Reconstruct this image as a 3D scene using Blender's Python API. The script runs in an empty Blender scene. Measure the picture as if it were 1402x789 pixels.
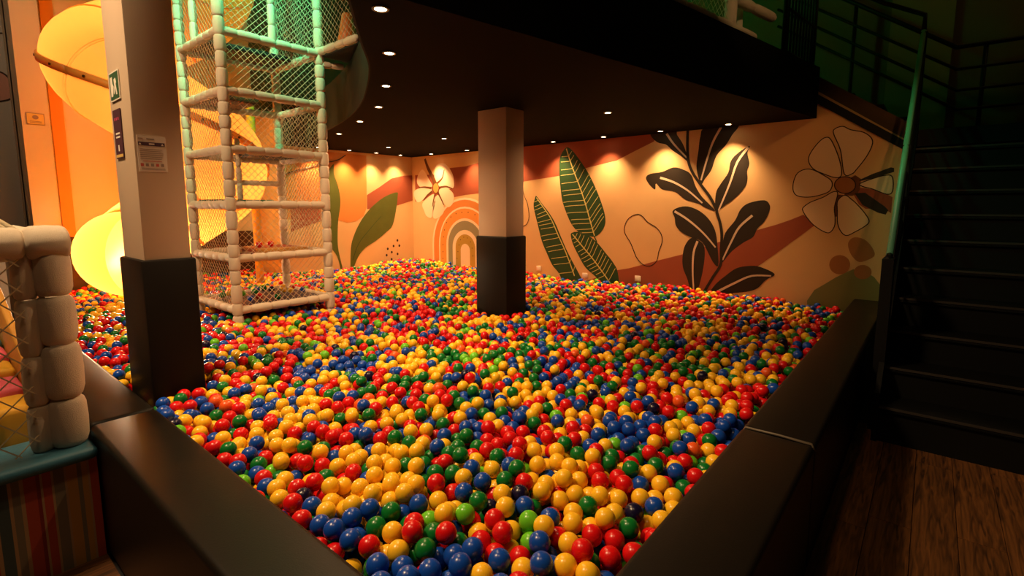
import bpy, bmesh, math, random
import numpy as np
from mathutils import Vector, Matrix

random.seed(7)
rng = np.random.default_rng(7)
PI = math.pi
scene = bpy.context.scene
COL = scene.collection

# ------------------------------------------------------------------ camera
FPX, CX, CY = 690.0, 701.0, 368.0            # focal length and principal point, in 1402x789 pixels
TH, AZ, CAMH = math.radians(7.0), math.radians(39.7), 1.55
fw = Vector((math.cos(AZ)*math.cos(TH), math.sin(AZ)*math.cos(TH), -math.sin(TH)))
rt = Vector((math.sin(AZ), -math.cos(AZ), 0)); up = rt.cross(fw)
CAM = Vector((0, 0, CAMH))
cd = bpy.data.cameras.new('camera'); cd.sensor_width = 36; cd.lens = FPX/1402*36
cd.shift_y = (CY-394.5)/1402; cd.clip_start = 0.02
cam = bpy.data.objects.new('camera', cd); COL.objects.link(cam)
cam.matrix_world = Matrix((( rt.x, up.x, -fw.x, CAM.x), (rt.y, up.y, -fw.y, CAM.y), (rt.z, up.z, -fw.z, CAM.z), (0, 0, 0, 1)))
scene.camera = cam
def ray(x, y): return fw + rt*((x-CX)/FPX) - up*((y-CY)/FPX)
def onx(x, y, X): d = ray(x, y); return CAM + d*(X/d.x)
def ony(x, y, Y): d = ray(x, y); return CAM + d*(Y/d.y)
def onz(x, y, Z): d = ray(x, y); return CAM + d*((Z-CAMH)/d.z)

# ------------------------------------------------------------------ world, light, exposure
w = bpy.data.worlds.new('world'); scene.world = w; w.use_nodes = True
w.node_tree.nodes['Background'].inputs[0].default_value = (0.9, 0.6, 0.35, 1)
w.node_tree.nodes['Background'].inputs[1].default_value = 0.004
vs = scene.view_settings
vs.view_transform = 'Standard'; vs.look = 'None'; vs.gamma = 1; vs.use_curve_mapping = False
vs.exposure = 0.0
WARM = (1.0, 0.58, 0.27)
def lamp(name, kind, loc, energy, color, size=0.1, target=None, angle=None, blend=0.5):
    d = bpy.data.lights.new(name, kind); d.energy = energy; d.color = color
    if kind == 'AREA': d.shape = 'DISK'; d.size = size
    else: d.shadow_soft_size = size
    if angle: d.spot_size = math.radians(angle); d.spot_blend = blend
    o = bpy.data.objects.new(name, d); COL.objects.link(o); o.location = loc
    t = Vector(target) if target else Vector(loc) - Vector((0, 0, 1))
    o.rotation_euler = (t-Vector(loc)).to_track_quat('-Z', 'Y').to_euler()
    return o
# unseen lamps over the open front of the hall, some added to brighten single parts
lamp('unseen_hall_lamp', 'SPOT', (-0.6, 3.15, 5.3), 950, (1, 0.66, 0.34), 0.35, (1.9, 1.7, 0.4), 80, 0.9)
lamp('unseen_hall_lamp', 'SPOT', (-0.9, 4.0, 5.3), 750, (1, 0.66, 0.34), 0.16, (2.0, 5.1, 1.4), 72, 0.9)
lamp('unseen_hall_lamp', 'SPOT', (0.2, 0.9, 5.3), 100, (1, 0.66, 0.34), 0.2, (1.5, 1.2, 0.4), 70, 0.9)
lamp('unseen_hall_lamp', 'SPOT', (0.2, 6.6, 5.4), 120, (1, 0.70, 0.42), 0.2, (0.9, 9.0, 2.4), 80, 0.9)  # added to brighten the pier and the left wall
lamp('unseen_hall_lamp', 'SPOT', (2.2, -0.6, 3.9), 75, (1, 0.50, 0.15), 0.04, (6.5, 0.85, 1.75), 26, 0.7)
lamp('unseen_hall_lamp', 'SPOT', (2.2, -1.6, 4.9), 110, (1, 0.58, 0.22), 0.05, (5.0, 1.45, 3.4), 17, 0.7)  # narrow beam added to brighten the foam tubes on the mezzanine edge
lamp('stair_wall_fill', 'POINT', (6.9, -1.6, 5.2), 7, (1, 0.62, 0.16), 0.1)  # added fill without a fixture, warms the wall behind the stairs
# green party lamps of the upper floor
lamp('green_lamp', 'POINT', (5.6, 3.4, 4.9), 20, (0.02, 1.0, 0.10), 0.12)
lamp('green_lamp', 'SPOT', (1.5, 3.9, 5.4), 900, (0.12, 1.0, 0.45), 0.12, (2.5, 5.6, 3.5), 44, 0.8)
lamp('green_lamp', 'POINT', (2.9, 6.7, 5.0), 60, (0.12, 1.0, 0.40), 0.12)
lamp('green_lamp', 'SPOT', (3.9, 1.62, 3.6), 75, (0.03, 1.0, 0.38), 0.06, (5.3, 0.2, 2.1), 46, 0.8)

# ------------------------------------------------------------------ materials
MATS = {}
def mat(name, color, rough=0.6, spec=0.5, noise=0.0, nscale=30.0, bump=0.0, bscale=60.0, coat=0.0, metal=0.0, emit=None, estr=0.0, transl=0.0):
    m = bpy.data.materials.new(name); m.use_nodes = True
    nt = m.node_tree; b = nt.nodes['Principled BSDF']
    b.inputs['Base Color'].default_value = (*color, 1); b.inputs['Roughness'].default_value = rough
    b.inputs['Specular IOR Level'].default_value = spec; b.inputs['Metallic'].default_value = metal
    b.inputs['Coat Weight'].default_value = coat
    tc = nt.nodes.new('ShaderNodeTexCoord')
    if noise:
        n = nt.nodes.new('ShaderNodeTexNoise'); n.inputs['Scale'].default_value = nscale; n.inputs['Detail'].default_value = 4
        nt.links.new(tc.outputs['Object'], n.inputs['Vector'])
        r = nt.nodes.new('ShaderNodeMixRGB'); r.blend_type = 'MIX'
        r.inputs[1].default_value = (*[c*(1-noise) for c in color], 1); r.inputs[2].default_value = (*[min(1, c*(1+noise)) for c in color], 1)
        nt.links.new(n.outputs['Fac'], r.inputs[0]); nt.links.new(r.outputs[0], b.inputs['Base Color'])
    if bump:
        n2 = nt.nodes.new('ShaderNodeTexNoise'); n2.inputs['Scale'].default_value = bscale; n2.inputs['Detail'].default_value = 3
        nt.links.new(tc.outputs['Object'], n2.inputs['Vector'])
        bp = nt.nodes.new('ShaderNodeBump'); bp.inputs['Strength'].default_value = bump; bp.inputs['Distance'].default_value = 0.01
        nt.links.new(n2.outputs['Fac'], bp.inputs['Height']); nt.links.new(bp.outputs[0], b.inputs['Normal'])
    if emit:
        b.inputs['Emission Color'].default_value = (*emit, 1); b.inputs['Emission Strength'].default_value = estr
    if transl:
        t = nt.nodes.new('ShaderNodeBsdfTranslucent'); t.inputs[0].default_value = (*color, 1)
        mx = nt.nodes.new('ShaderNodeMixShader'); mx.inputs[0].default_value = transl
        out = nt.nodes['Material Output']
        nt.links.new(b.outputs[0], mx.inputs[1]); nt.links.new(t.outputs[0], mx.inputs[2]); nt.links.new(mx.outputs[0], out.inputs[0])
    MATS[name] = m
    return m
mat('peach_wall', (0.66, 0.42, 0.19), 0.75, 0.2, 0.06, 3, 0.12, 120)
mat('pale_wall', (0.68, 0.52, 0.36), 0.75, 0.2, 0.05, 4)
mat('terracotta', (0.30, 0.075, 0.035), 0.75, 0.2, 0.05, 6)
mat('orange_paint', (0.60, 0.22, 0.05), 0.75, 0.2, 0.04, 6)
mat('deep_orange', (0.70, 0.28, 0.06), 0.75, 0.2, 0.04, 6)
mat('cream_paint', (0.78, 0.62, 0.42), 0.75, 0.2)
mat('petal_paint', (0.74, 0.57, 0.36), 0.75, 0.2)
mat('sage_paint', (0.26, 0.24, 0.14), 0.75, 0.2)
mat('mustard_paint', (0.42, 0.28, 0.05), 0.75, 0.2)
mat('leaf_green', (0.017, 0.055, 0.014), 0.6, 0.3, 0.2, 8)
mat('olive_leaf', (0.085, 0.10, 0.012), 0.65, 0.3, 0.12, 8)
mat('hill_green', (0.20, 0.20, 0.07), 0.75, 0.2)
mat('vein_gold', (0.55, 0.48, 0.16), 0.6, 0.3)
mat('black_leaf', (0.020, 0.013, 0.007), 0.6, 0.3)
mat('pale_line', (0.62, 0.47, 0.33), 0.7, 0.2)
mat('ink', (0.035, 0.016, 0.008), 0.7, 0.2)
mat('brown_stem', (0.14, 0.05, 0.015), 0.7, 0.2)
mat('brown_blob', (0.36, 0.15, 0.05), 0.75, 0.2)
mat('black_ceiling', (0.005, 0.0038, 0.003), 0.8, 0.04, 0.1, 3)
mat('black_fascia', (0.003, 0.0028, 0.0025), 0.8, 0.08)
mat('rim_paint', (0.006, 0.008, 0.006), 0.7, 0.2)
mat('column_paint', (0.62, 0.47, 0.35), 0.7, 0.25, 0.04, 4, 0.05, 150)
mat('black_vinyl', (0.007, 0.005, 0.004), 0.5, 0.2, 0.15, 5, 0.10, 260)
mat('pad_vinyl', (0.008, 0.006, 0.0045), 0.42, 0.17, 0.15, 4, 0.08, 240)
mat('piping', (0.10, 0.075, 0.05), 0.5)
mat('foam_cream', (0.78, 0.66, 0.53), 0.6, 0.3, 0.06, 14, 0.5, 45)
mat('net_cord', (0.60, 0.50, 0.34), 0.8, 0.2)
mat('purple_mat', (0.03, 0.012, 0.036), 0.5)
mat('black_mat', (0.012, 0.011, 0.012), 0.6)
mat('green_mat', (0.02, 0.09, 0.03), 0.6)
mat('red_mat', (0.36, 0.05, 0.02), 0.5)
mat('orange_cone', (0.85, 0.18, 0.03), 0.5)
mat('white_plastic', (0.75, 0.72, 0.66), 0.4)
mat('cap_black', (0.008, 0.008, 0.008), 0.4)
mat('slide_yellow', (0.95, 0.47, 0.10), 0.28, 0.5, transl=0.55)
mat('slide_flange', (0.90, 0.48, 0.08), 0.4, transl=0.3)
mat('slide_pole', (0.85, 0.45, 0.03), 0.35)
mat('steel_bolt', (0.12, 0.07, 0.03), 0.4, metal=0.8)
mat('wainscot', (0.075, 0.032, 0.014), 0.6, 0.3, 0.25, 6)
mat('pilaster_paint', (0.60, 0.47, 0.33), 0.7, 0.2, 0.04, 5)
mat('grey_mural', (0.40, 0.35, 0.29), 0.7, 0.2)
mat('pink_paint', (0.45, 0.22, 0.16), 0.7, 0.2)
mat('upper_wall', (0.15, 0.13, 0.08), 0.8, 0.2)
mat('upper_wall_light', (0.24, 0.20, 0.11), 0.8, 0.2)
mat('beige_slab', (0.52, 0.40, 0.27), 0.8, 0.2)
mat('black_metal', (0.004, 0.0038, 0.0035), 0.5, 0.2)
mat('tread_black', (0.003, 0.003, 0.003), 0.5, 0.15, 0.3, 40, 0.6, 190)
mat('nosing', (0.03, 0.025, 0.022), 0.4, 0.5)
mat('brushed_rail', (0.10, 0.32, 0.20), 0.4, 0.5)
mat('brown_stringer', (0.10, 0.06, 0.03), 0.7, 0.2)
mat('lamp_trim', (0.30, 0.26, 0.22), 0.5)
mat('lamp_glow', (1, 0.9, 0.7), 0.5, emit=(1.0, 0.72, 0.40), estr=30)
mat('soft_blue', (0.05, 0.17, 0.26), 0.42, 0.5, 0.12, 10, 0.15, 60)
mat('soft_yellow', (0.66, 0.36, 0.03), 0.42, 0.5, 0.08, 10)
mat('soft_pink', (0.62, 0.10, 0.16), 0.42, 0.5, 0.08, 10)
mat('soft_green', (0.01, 0.10, 0.04), 0.42)
mat('soft_orange', (0.55, 0.26, 0.045), 0.5, 0.4, 0.1, 10)
mat('paper', (0.66, 0.52, 0.42), 0.6)
mat('print_dark', (0.06, 0.015, 0.03), 0.6)
mat('print_grey', (0.25, 0.17, 0.13), 0.6)
mat('print_red', (0.45, 0.06, 0.04), 0.6)
mat('print_green', (0.03, 0.09, 0.04), 0.5)
mat('print_white', (0.75, 0.70, 0.62), 0.5)
mat('print_pink', (0.6, 0.06, 0.16), 0.5)
mat('sign_gold', (0.62, 0.42, 0.12), 0.5)
mat('outlet_white', (0.70, 0.60, 0.50), 0.4)

def wood_mat():
    m = bpy.data.materials.new('plank_wood'); m.use_nodes = True; nt = m.node_tree; b = nt.nodes['Principled BSDF']
    tc = nt.nodes.new('ShaderNodeTexCoord'); mp = nt.nodes.new('ShaderNodeMapping'); mp.inputs['Scale'].default_value = (1.3, 16, 1)
    oi = nt.nodes.new('ShaderNodeObjectInfo'); add = nt.nodes.new('ShaderNodeVectorMath'); add.operation = 'ADD'
    n = nt.nodes.new('ShaderNodeTexNoise'); n.inputs['Scale'].default_value = 3; n.inputs['Detail'].default_value = 8; n.inputs['Distortion'].default_value = 1.4
    rp = nt.nodes.new('ShaderNodeValToRGB')
    e = rp.color_ramp.elements; e[0].position = 0.30; e[0].color = (0.035, 0.013, 0.004, 1); e[1].position = 0.72; e[1].color = (0.24, 0.088, 0.022, 1)
    L = nt.links
    L.new(tc.outputs['Object'], mp.inputs['Vector']); L.new(mp.outputs[0], add.inputs[0]); L.new(oi.outputs['Location'], add.inputs[1])
    L.new(add.outputs[0], n.inputs['Vector']); L.new(n.outputs['Fac'], rp.inputs[0])
    hs = nt.nodes.new('ShaderNodeHueSaturation'); mr = nt.nodes.new('ShaderNodeMapRange'); mr.inputs[3].default_value = 0.7; mr.inputs[4].default_value = 1.25
    L.new(oi.outputs['Random'], mr.inputs[0]); L.new(mr.outputs[0], hs.inputs['Value']); L.new(rp.outputs[0], hs.inputs['Color']); L.new(hs.outputs[0], b.inputs['Base Color'])
    b.inputs['Roughness'].default_value = 0.5
    MATS['plank_wood'] = m
wood_mat()

def stripe_mat():
    """printed fabric: vertical stripes along object X"""
    m = bpy.data.materials.new('striped_fabric'); m.use_nodes = True; nt = m.node_tree; b = nt.nodes['Principled BSDF']
    tc = nt.nodes.new('ShaderNodeTexCoord'); sx = nt.nodes.new('ShaderNodeSeparateXYZ'); nt.links.new(tc.outputs['Object'], sx.inputs[0])
    mm = nt.nodes.new('ShaderNodeMath'); mm.operation = 'MULTIPLY_ADD'; mm.inputs[1].default_value = 1/0.38; mm.inputs[2].default_value = 0.0
    fr = nt.nodes.new('ShaderNodeMath'); fr.operation = 'FRACT'
    nt.links.new(sx.outputs['X'], mm.inputs[0]); nt.links.new(mm.outputs[0], fr.inputs[0])
    rp = nt.nodes.new('ShaderNodeValToRGB'); rp.color_ramp.interpolation = 'CONSTANT'
    cream, red, teal, gold, grey, dred = (0.42,0.27,0.14), (0.42,0.06,0.03), (0.05,0.09,0.10), (0.48,0.25,0.05), (0.20,0.17,0.12), (0.22,0.02,0.02)
    st = [(0,red),(0.10,cream),(0.13,teal),(0.22,cream),(0.25,grey),(0.31,cream),(0.34,red),(0.44,dred),(0.47,cream),(0.49,red),(0.56,cream),(0.58,grey),(0.67,cream),(0.69,gold),(0.78,grey),(0.82,gold),(0.87,cream),(0.89,red)]
    el = rp.color_ramp.elements
    el[0].position = 0; el[0].color = (*st[0][1], 1); el[1].position = st[1][0]; el[1].color = (*st[1][1], 1)
    for p, c in st[2:]:
        q = el.new(p); q.color = (*c, 1)
    nt.links.new(fr.outputs[0], rp.inputs[0]); nt.links.new(rp.outputs[0], b.inputs['Base Color']); b.inputs['Roughness'].default_value = 0.55
    MATS['striped_fabric'] = m
stripe_mat()

BALL_COL = {'red': (0.64, 0.006, 0.008), 'yellow': (0.93, 0.52, 0.02), 'blue': (0.006, 0.06, 0.40), 'green': (0.005, 0.16, 0.026),
            'lime': (0.13, 0.52, 0.02), 'orange': (0.78, 0.10, 0.015), 'navy': (0.008, 0.006, 0.035)}
for k, c in BALL_COL.items():
    mat('ball_'+k, c, 0.26, 0.4, 0.05, 40)
def ball_attr_mat():
    m = bpy.data.materials.new('ball_mixed'); m.use_nodes = True; nt = m.node_tree; b = nt.nodes['Principled BSDF']
    a = nt.nodes.new('ShaderNodeAttribute'); a.attribute_name = 'ball_colour'
    nt.links.new(a.outputs['Color'], b.inputs['Base Color']); b.inputs['Roughness'].default_value = 0.26; b.inputs['Specular IOR Level'].default_value = 0.4
    MATS['ball_mixed'] = m
ball_attr_mat()

# ------------------------------------------------------------------ helpers
def tag(o, label=None, cat=None, group=None, kind=None):
    if label: o['label'] = label
    if cat: o['category'] = cat
    if group: o['group'] = group
    if kind: o['kind'] = kind
    return o
def thing(name, loc, label, cat, group=None, kind=None):
    o = bpy.data.objects.new(name, None); COL.objects.link(o); o.location = loc; o.empty_display_size = 0.1
    return tag(o, label, cat, group, kind)
def rootloc(p):
    v = Vector((0, 0, 0))
    while p is not None: v += p.location; p = p.parent
    return v
class MB:
    def __init__(s): s.v = []; s.f = []
    def add(s, vs, fs):
        b = len(s.v); s.v += [Vector(v) for v in vs]; s.f += [tuple(b+i for i in f) for f in fs]; return s
    def box(s, a, b):
        x0, y0, z0 = a; x1, y1, z1 = b
        return s.add([(x0,y0,z0),(x1,y0,z0),(x1,y1,z0),(x0,y1,z0),(x0,y0,z1),(x1,y0,z1),(x1,y1,z1),(x0,y1,z1)],
                     [(0,3,2,1),(4,5,6,7),(0,1,5,4),(1,2,6,5),(2,3,7,6),(3,0,4,7)])
    def prism(s, pts, d):
        """closed polygon of 3D points extruded by the vector d"""
        n = len(pts); d = Vector(d); P = [Vector(p) for p in pts]
        return s.add(P+[p+d for p in P], [tuple(range(n))[::-1], tuple(range(n, 2*n))]+[(i, (i+1) % n, n+(i+1) % n, n+i) for i in range(n)])
    def tube(s, pts, r, n=8, cap=True, closed=False):
        P = [Vector(p) for p in pts]; m = len(P); rs = r if isinstance(r, (list, tuple)) else [r]*m
        base = len(s.v); prev = None
        for i, p in enumerate(P):
            if closed: t = P[(i+1) % m]-P[i-1]
            else: t = P[min(i+1, m-1)]-P[max(i-1, 0)]
            t.normalize()
            if prev is None:
                a = Vector((0, 0, 1)) if abs(t.z) < 0.9 else Vector((1, 0, 0)); u = t.cross(a).normalized()
            else: u = (prev-t*prev.dot(t)).normalized()
            prev = u; v = t.cross(u)
            for k in range(n):
                q = 2*PI*k/n; s.v.append(p+(u*math.cos(q)+v*math.sin(q))*rs[i])
        seg = m if closed else m-1
        for i in range(seg):
            j = (i+1) % m
            for k in range(n):
                s.f.append((base+i*n+k, base+i*n+(k+1) % n, base+j*n+(k+1) % n, base+j*n+k))
        if cap and not closed:
            s.f.append(tuple(base+k for k in range(n))[::-1]); s.f.append(tuple(base+(m-1)*n+k for k in range(n)))
        return s
    def build(s, name, m, parent=None, smooth=False, bevel=0.0, segs=2):
        o_ = rootloc(parent)
        me = bpy.data.meshes.new(name); me.from_pydata([v-o_ for v in s.v], [], s.f)
        bm = bmesh.new(); bm.from_mesh(me)
        if bevel: bmesh.ops.bevel(bm, geom=list(bm.edges), offset=bevel, segments=segs, affect='EDGES', profile=0.5)
        bmesh.ops.recalc_face_normals(bm, faces=bm.faces)
        bm.to_mesh(me); bm.free()
        if smooth:
            me.polygons.foreach_set('use_smooth', [True]*len(me.polygons))
            if bevel or smooth == 'auto': me.set_sharp_from_angle(angle=math.radians(45))
        me.materials.append(MATS[m] if isinstance(m, str) else m)
        o = bpy.data.objects.new(name, me); COL.objects.link(o); o.parent = parent
        return o
def struct(o): o['kind'] = 'structure'; return o

def crom(pts, closed=True, sub=4):
    """Catmull-Rom through 2D pixel points"""
    P = [Vector((p[0], p[1])) for p in pts]; n = len(P); out = []
    for i in range(n if closed else n-1):
        a, b, c, d = (P[i-1] if closed or i else P[0]), P[i], P[(i+1) % n], (P[(i+2) % n] if closed else P[min(i+2, n-1)])
        for k in range(sub):
            t = k/sub
            out.append(0.5*((2*b)+(c-a)*t+(2*a-5*b+4*c-d)*t*t+(3*b-a-3*c+d)*t**3))
    if not closed: out.append(P[-1])
    return out
class Zoom:
    """pixel coordinates read in an enlarged crop -> photo pixels"""
    def __init__(s, x, y, k): s.x, s.y, s.k = x, y, k
    def __call__(s, pts): return [(s.x+a/s.k, s.y+b/s.k) for a, b in pts]
class Wall:
    """paint on a wall plane: x = const (normal -x) or y = const (normal -y)"""
    def __init__(s, obj, axis, c): s.o, s.axis, s.c = obj, axis, c
    def at(s, p): return onx(p[0], p[1], s.c) if s.axis == 'x' else ony(p[0], p[1], s.c)
    def lift(s, d): return Vector((-d, 0, 0)) if s.axis == 'x' else Vector((0, -d, 0))
    def shape(s, pts, m, name, layer=1, smooth=True, world=False):
        if not world:
            q = crom(pts) if smooth else [Vector(p) for p in pts]
            W = [s.at(p) for p in q]
        else: W = [Vector(p) for p in pts]
        bm = bmesh.new(); o_ = rootloc(s.o)
        vv = [bm.verts.new(p+s.lift(0.00025*layer)-o_) for p in W]
        f = bm.faces.new(vv)
        ex = bmesh.ops.extrude_face_region(bm, geom=[f])
        for v in [g for g in ex['geom'] if isinstance(g, bmesh.types.BMVert)]: v.co += s.lift(0.0012)
        bmesh.ops.triangulate(bm, faces=[g for g in bm.faces if len(g.verts) > 4])
        bmesh.ops.recalc_face_normals(bm, faces=bm.faces)
        me = bpy.data.meshes.new(name); bm.to_mesh(me); bm.free(); me.materials.append(MATS[m])
        o = bpy.data.objects.new(name, me); COL.objects.link(o); o.parent = s.o
        return o
    def ribbon_mb(s, mb, pts, wid, layer, closed=False, smooth=True):
        q = crom(pts, closed, 4) if smooth else [Vector(p) for p in pts]
        W = [s.at(p)+s.lift(0.00025*layer+0.0012) for p in q]; n = len(W); L = []; R = []
        N = s.lift(1)
        for i in range(n):
            t = (W[(i+1) % n]-W[i-1]) if closed else (W[min(i+1, n-1)]-W[max(i-1, 0)])
            sd = t.cross(N).normalized()
            ww = wid if not isinstance(wid, tuple) else wid[0]+(wid[1]-wid[0])*i/(n-1)
            L.append(W[i]-sd*ww/2); R.append(W[i]+sd*ww/2)
        b = len(mb.v); mb.v += L+R
        for i in range(n if closed else n-1):
            j = (i+1) % n; mb.f.append((b+i, b+j, b+n+j, b+n+i))
    def ribbon(s, pts, m, name, wid=0.012, layer=2, closed=False, smooth=True):
        mb = MB(); s.ribbon_mb(mb, pts, wid, layer, closed, smooth); return mb.build(name, m, s.o)

# ------------------------------------------------------------------ the setting
XW, YW, ZC, ZM = 6.55, 8.02, 2.52, 3.06        # mural wall, back wall, underside and top of the mezzanine
floor = struct(MB().box((-5, -4, -0.12), (9, 10, -0.02)).build('floor', 'black_mat'))
for i in range(12):                              # floorboards beside the pit (the only floor in view)
    y1 = 0.302-0.17*i; x = 0.6-random.random()*0.8
    while x < 4.3:
        L = 1.25; xa, xb = max(x, 0.2), min(x+L, 4.3)
        if xb-xa > 0.1:
            pb = MB().box((-(xb-xa)/2+0.0015, -0.0835, -0.02), ((xb-xa)/2-0.0015, 0.0835, 0.0)).build('plank', 'plank_wood', floor)
            pb.location = ((xa+xb)/2, y1-0.085, 0)
        x += L
for i in range(15):                              # floorboards in front of the striped platform
    y1 = 0.3+0.17*i
    for xa, xb in ((-1.6, -0.45), (-0.45, 0.45)):
        pb = MB().box((-(xb-xa)/2+0.0015, -0.0835, -0.02), ((xb-xa)/2-0.0015, 0.0835, 0.0)).build('plank', 'plank_wood', floor)
        pb.location = ((xa+xb)/2, y1+0.085, 0)

wall_r = struct(MB().prism([(XW, YW, 0), (XW, YW, ZM), (XW, 1.42, ZM), (XW, 0.22, 2.19), (XW, 0.22, 0)], (0.045, 0, 0)).build('wall_right', 'peach_wall'))
wall_b = struct(MB().box((3.93, YW, 0), (XW+0.045, YW+0.1, ZM)).build('wall_back', 'peach_wall'))
struct(MB().box((1.05, 9.1, 0), (4.0, 9.2, 5.6)).build('wall_recess', 'pale_wall'))
struct(MB().box((3.93, YW+0.1, 0), (4.0, 9.1, ZM)).build('wall_recess_side', 'peach_wall'))
wains = struct(MB().box((1.0, 9.06, 0), (3.93, 9.1, 1.14)).build('trim_1', 'wainscot'))
wall_l = struct(MB().box((-3, 9.4, 0), (1.05, 9.5, 5.6)).build('wall_left', 'grey_mural'))
pil = struct(MB().box((1.05, 8.7, 0), (1.31, 9.5, 5.6)).build('wall_pier', 'pilaster_paint'))
stripe = struct(MB().box((1.385, 9.07, 1.14), (1.515, 9.1, 5.6)).build('trim_2', 'deep_orange'))
struct(MB().box((7.75, -3.5, 0), (7.85, 9.2, 5.6)).build('wall_stair', 'upper_wall'))
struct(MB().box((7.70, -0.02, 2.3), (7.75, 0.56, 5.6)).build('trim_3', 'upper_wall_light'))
struct(MB().box((4.0, 9.1, ZM), (7.75, 9.2, 5.6)).build('wall_upper', 'upper_wall'))
struct(MB().box((-5, -4, 5.6), (9, 10, 5.7)).build('ceiling_hall', 'upper_wall'))
# mezzanine: black soffit with a curved edge round the play tower
rim = [(1.42, 2.16), (1.82, 2.66), (2.17, 3.08), (2.51, 3.6), (2.85, 4.18), (3.17, 4.85), (3.45, 5.6), (3.72, 6.49), (3.88, 7.2), (3.93, YW)]
rimc = [(p.x, p.y) for p in crom(rim, False, 5)]
poly = [(XW, YW), (XW, 1.07), (1.32, 2.05)]+rimc[:-1]+[(3.93, YW)]
ceil = struct(MB().prism([(x, y, ZC) for x, y in poly], (0, 0, 0.02)).build('ceiling', 'black_ceiling'))
mb = MB(); mb.prism([(x, y, ZC+0.02) for x, y in poly], (0, 0, ZM-ZC-0.02)); struct(mb.build('ceiling_slab', 'black_fascia'))
mb = MB()
for a, b in zip(rimc, rimc[1:]):
    A, B = Vector((*a, 0)), Vector((*b, 0)); nrm = (B-A).cross(Vector((0, 0, 1))).normalized()*-0.012
    mb.prism([A+Vector((0, 0, ZC)), B+Vector((0, 0, ZC)), B+Vector((0, 0, ZM)), A+Vector((0, 0, ZM))], nrm)
struct(mb.build('trim_4', 'rim_paint'))
# upper landing behind the slide
struct(MB().box((2.45, 8.88, ZC+0.05), (3.93, 9.1, ZM)).build('ceiling_landing', 'beige_slab'))

# ------------------------------------------------------------------ painted mural
WR, WB = Wall(wall_r, 'x', XW), Wall(wall_b, 'y', YW)
z1 = Zoom(440, 190, 4.15); z2 = Zoom(555, 200, 4.645); z3 = Zoom(710, 180, 3.587); z4 = Zoom(840, 270, 5.64)
z5 = Zoom(880, 160, 5.633); z6 = Zoom(900, 260, 5.26); z7 = Zoom(1060, 160, 5.633); z8 = Zoom(1060, 280, 5.633)
# -- long wall: bands
WR.shape([(568.5,240),(596,239),(617,230),(637,228),(655,223),(690,212),(712,201.5),(800,190),(905,178.5),(902,184),(895,194),(871,206),(844,220),(803,230),(765,241),(715,249),(690,258),(655,265),(637,267),(622,270),(568.5,276)], 'terracotta', 'painted_band', 1, False)
WR.shape([(800,386),(845,370),(861,367.5),(882,362),(900,357),(936,348),(983,332),(1037,315),(1062,308),(1080,302),(1100,294),(1108,300),(1115,309),(1060,349),(1039,363.6),(1015,380),(1000,408),(900,420),(800,420)], 'terracotta', 'painted_band', 1, False)
WR.shape([(1166,262),(1177,257),(1195,259.5),(1216,267),(1222,270),(1220,292),(1214,288),(1200,286),(1185,286),(1176,280)], 'terracotta', 'painted_band', 1, False)
# -- rainbow beside the corner flower
zc = onx(637.5, 370, XW); ybase = zc.y
def arch(xl_px, ytop_px, m, layer, name='painted_arch'):
    hw = onx(xl_px, 345, XW).y-ybase; zt = onx(637.5, ytop_px, XW).z; zb = 0.36
    pts = [(XW, ybase+hw, zb)]
    for k in range(21):
        a = PI*k/20; pts.append((XW, ybase+hw*math.cos(a), zt-hw+hw*math.sin(a)))
    pts.append((XW, ybase-hw, zb))
    return WR.shape(pts, m, name, layer, world=True)
arch(592.5, 270.5, 'cream_paint', 2); arch(594.5, 273.5, 'orange_paint', 3); arch(601.5, 283, 'cream_paint', 4); arch(603, 285.5, 'deep_orange', 5)
arch(611.5, 299, 'cream_paint', 6); arch(614, 302.5, 'sage_paint', 7); arch(620, 315, 'cream_paint', 8); arch(624, 321, 'mustard_paint', 9); arch(631, 334, 'cream_paint', 10)
def dots(wall, pts, r, m, layer, name):
    for p in pts:
        c = wall.at(p); e = Vector((0, 1, 0)) if wall.axis == 'x' else Vector((1, 0, 0))
        wall.shape([c+e*(r*0.85*math.cos(a))+Vector((0, 0, r*math.sin(a))) for a in [2*PI*k/8 for k in range(8)]], m, name, layer, world=True)
dots(WR, z2([(443,437),(400,422),(360,423),(323,430),(290,452),(263,487),(249,534),(243,578),(240,628),(240,672),(240,716)]), 0.012, 'ink', 7, 'painted_dot')
dots(WR, z2([(330,715),(335,672),(342,630),(352,597),(372,580),(395,585),(415,610),(425,650),(430,700)]), 0.010, 'ink', 11, 'painted_dot')
# -- corner flower
for pet in ([(172,255),(150,210),(112,150),(82,185),(75,230),(95,260),(140,265)], [(195,235),(185,170),(200,122),(250,112),(295,165),(310,225),(300,270),(230,262)],
            [(165,272),(100,268),(60,285),(57,320),(80,358),(115,340),(160,300)], [(185,305),(140,330),(108,370),(120,410),(135,445),(168,455),(182,400),(192,350)],
            [(190,330),(176,400),(178,455),(205,460),(240,430),(245,385),(215,315)], [(215,280),(260,265),(300,295),(310,330),(298,372),(265,388),(230,335)]):
    WR.shape(z2(pet), 'cream_paint', 'painted_petal', 12)
for st in ([(125,82),(145,140),(175,200),(190,240)],): WR.ribbon(z2(st), 'brown_stem', 'painted_stem', (0.05, 0.11), 14)
for st in ([(200,240),(235,205),(248,150)], [(170,290),(140,315),(115,345)], [(190,305),(180,345),(173,385)], [(210,300),(230,340),(245,375)], [(215,265),(260,258),(300,272)], [(165,268),(120,262),(85,266)]):
    WR.ribbon(z2(st), 'brown_stem', 'painted_stem', (0.045, 0.02), 14)
cc = z2([(195,268)])[0]; WR.shape([(cc[0]+4.6*math.cos(a), cc[1]+7.6*math.sin(a)) for a in [2*PI*k/14 for k in range(14)]], 'brown_stem', 'painted_flower_centre', 15, False)
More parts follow.
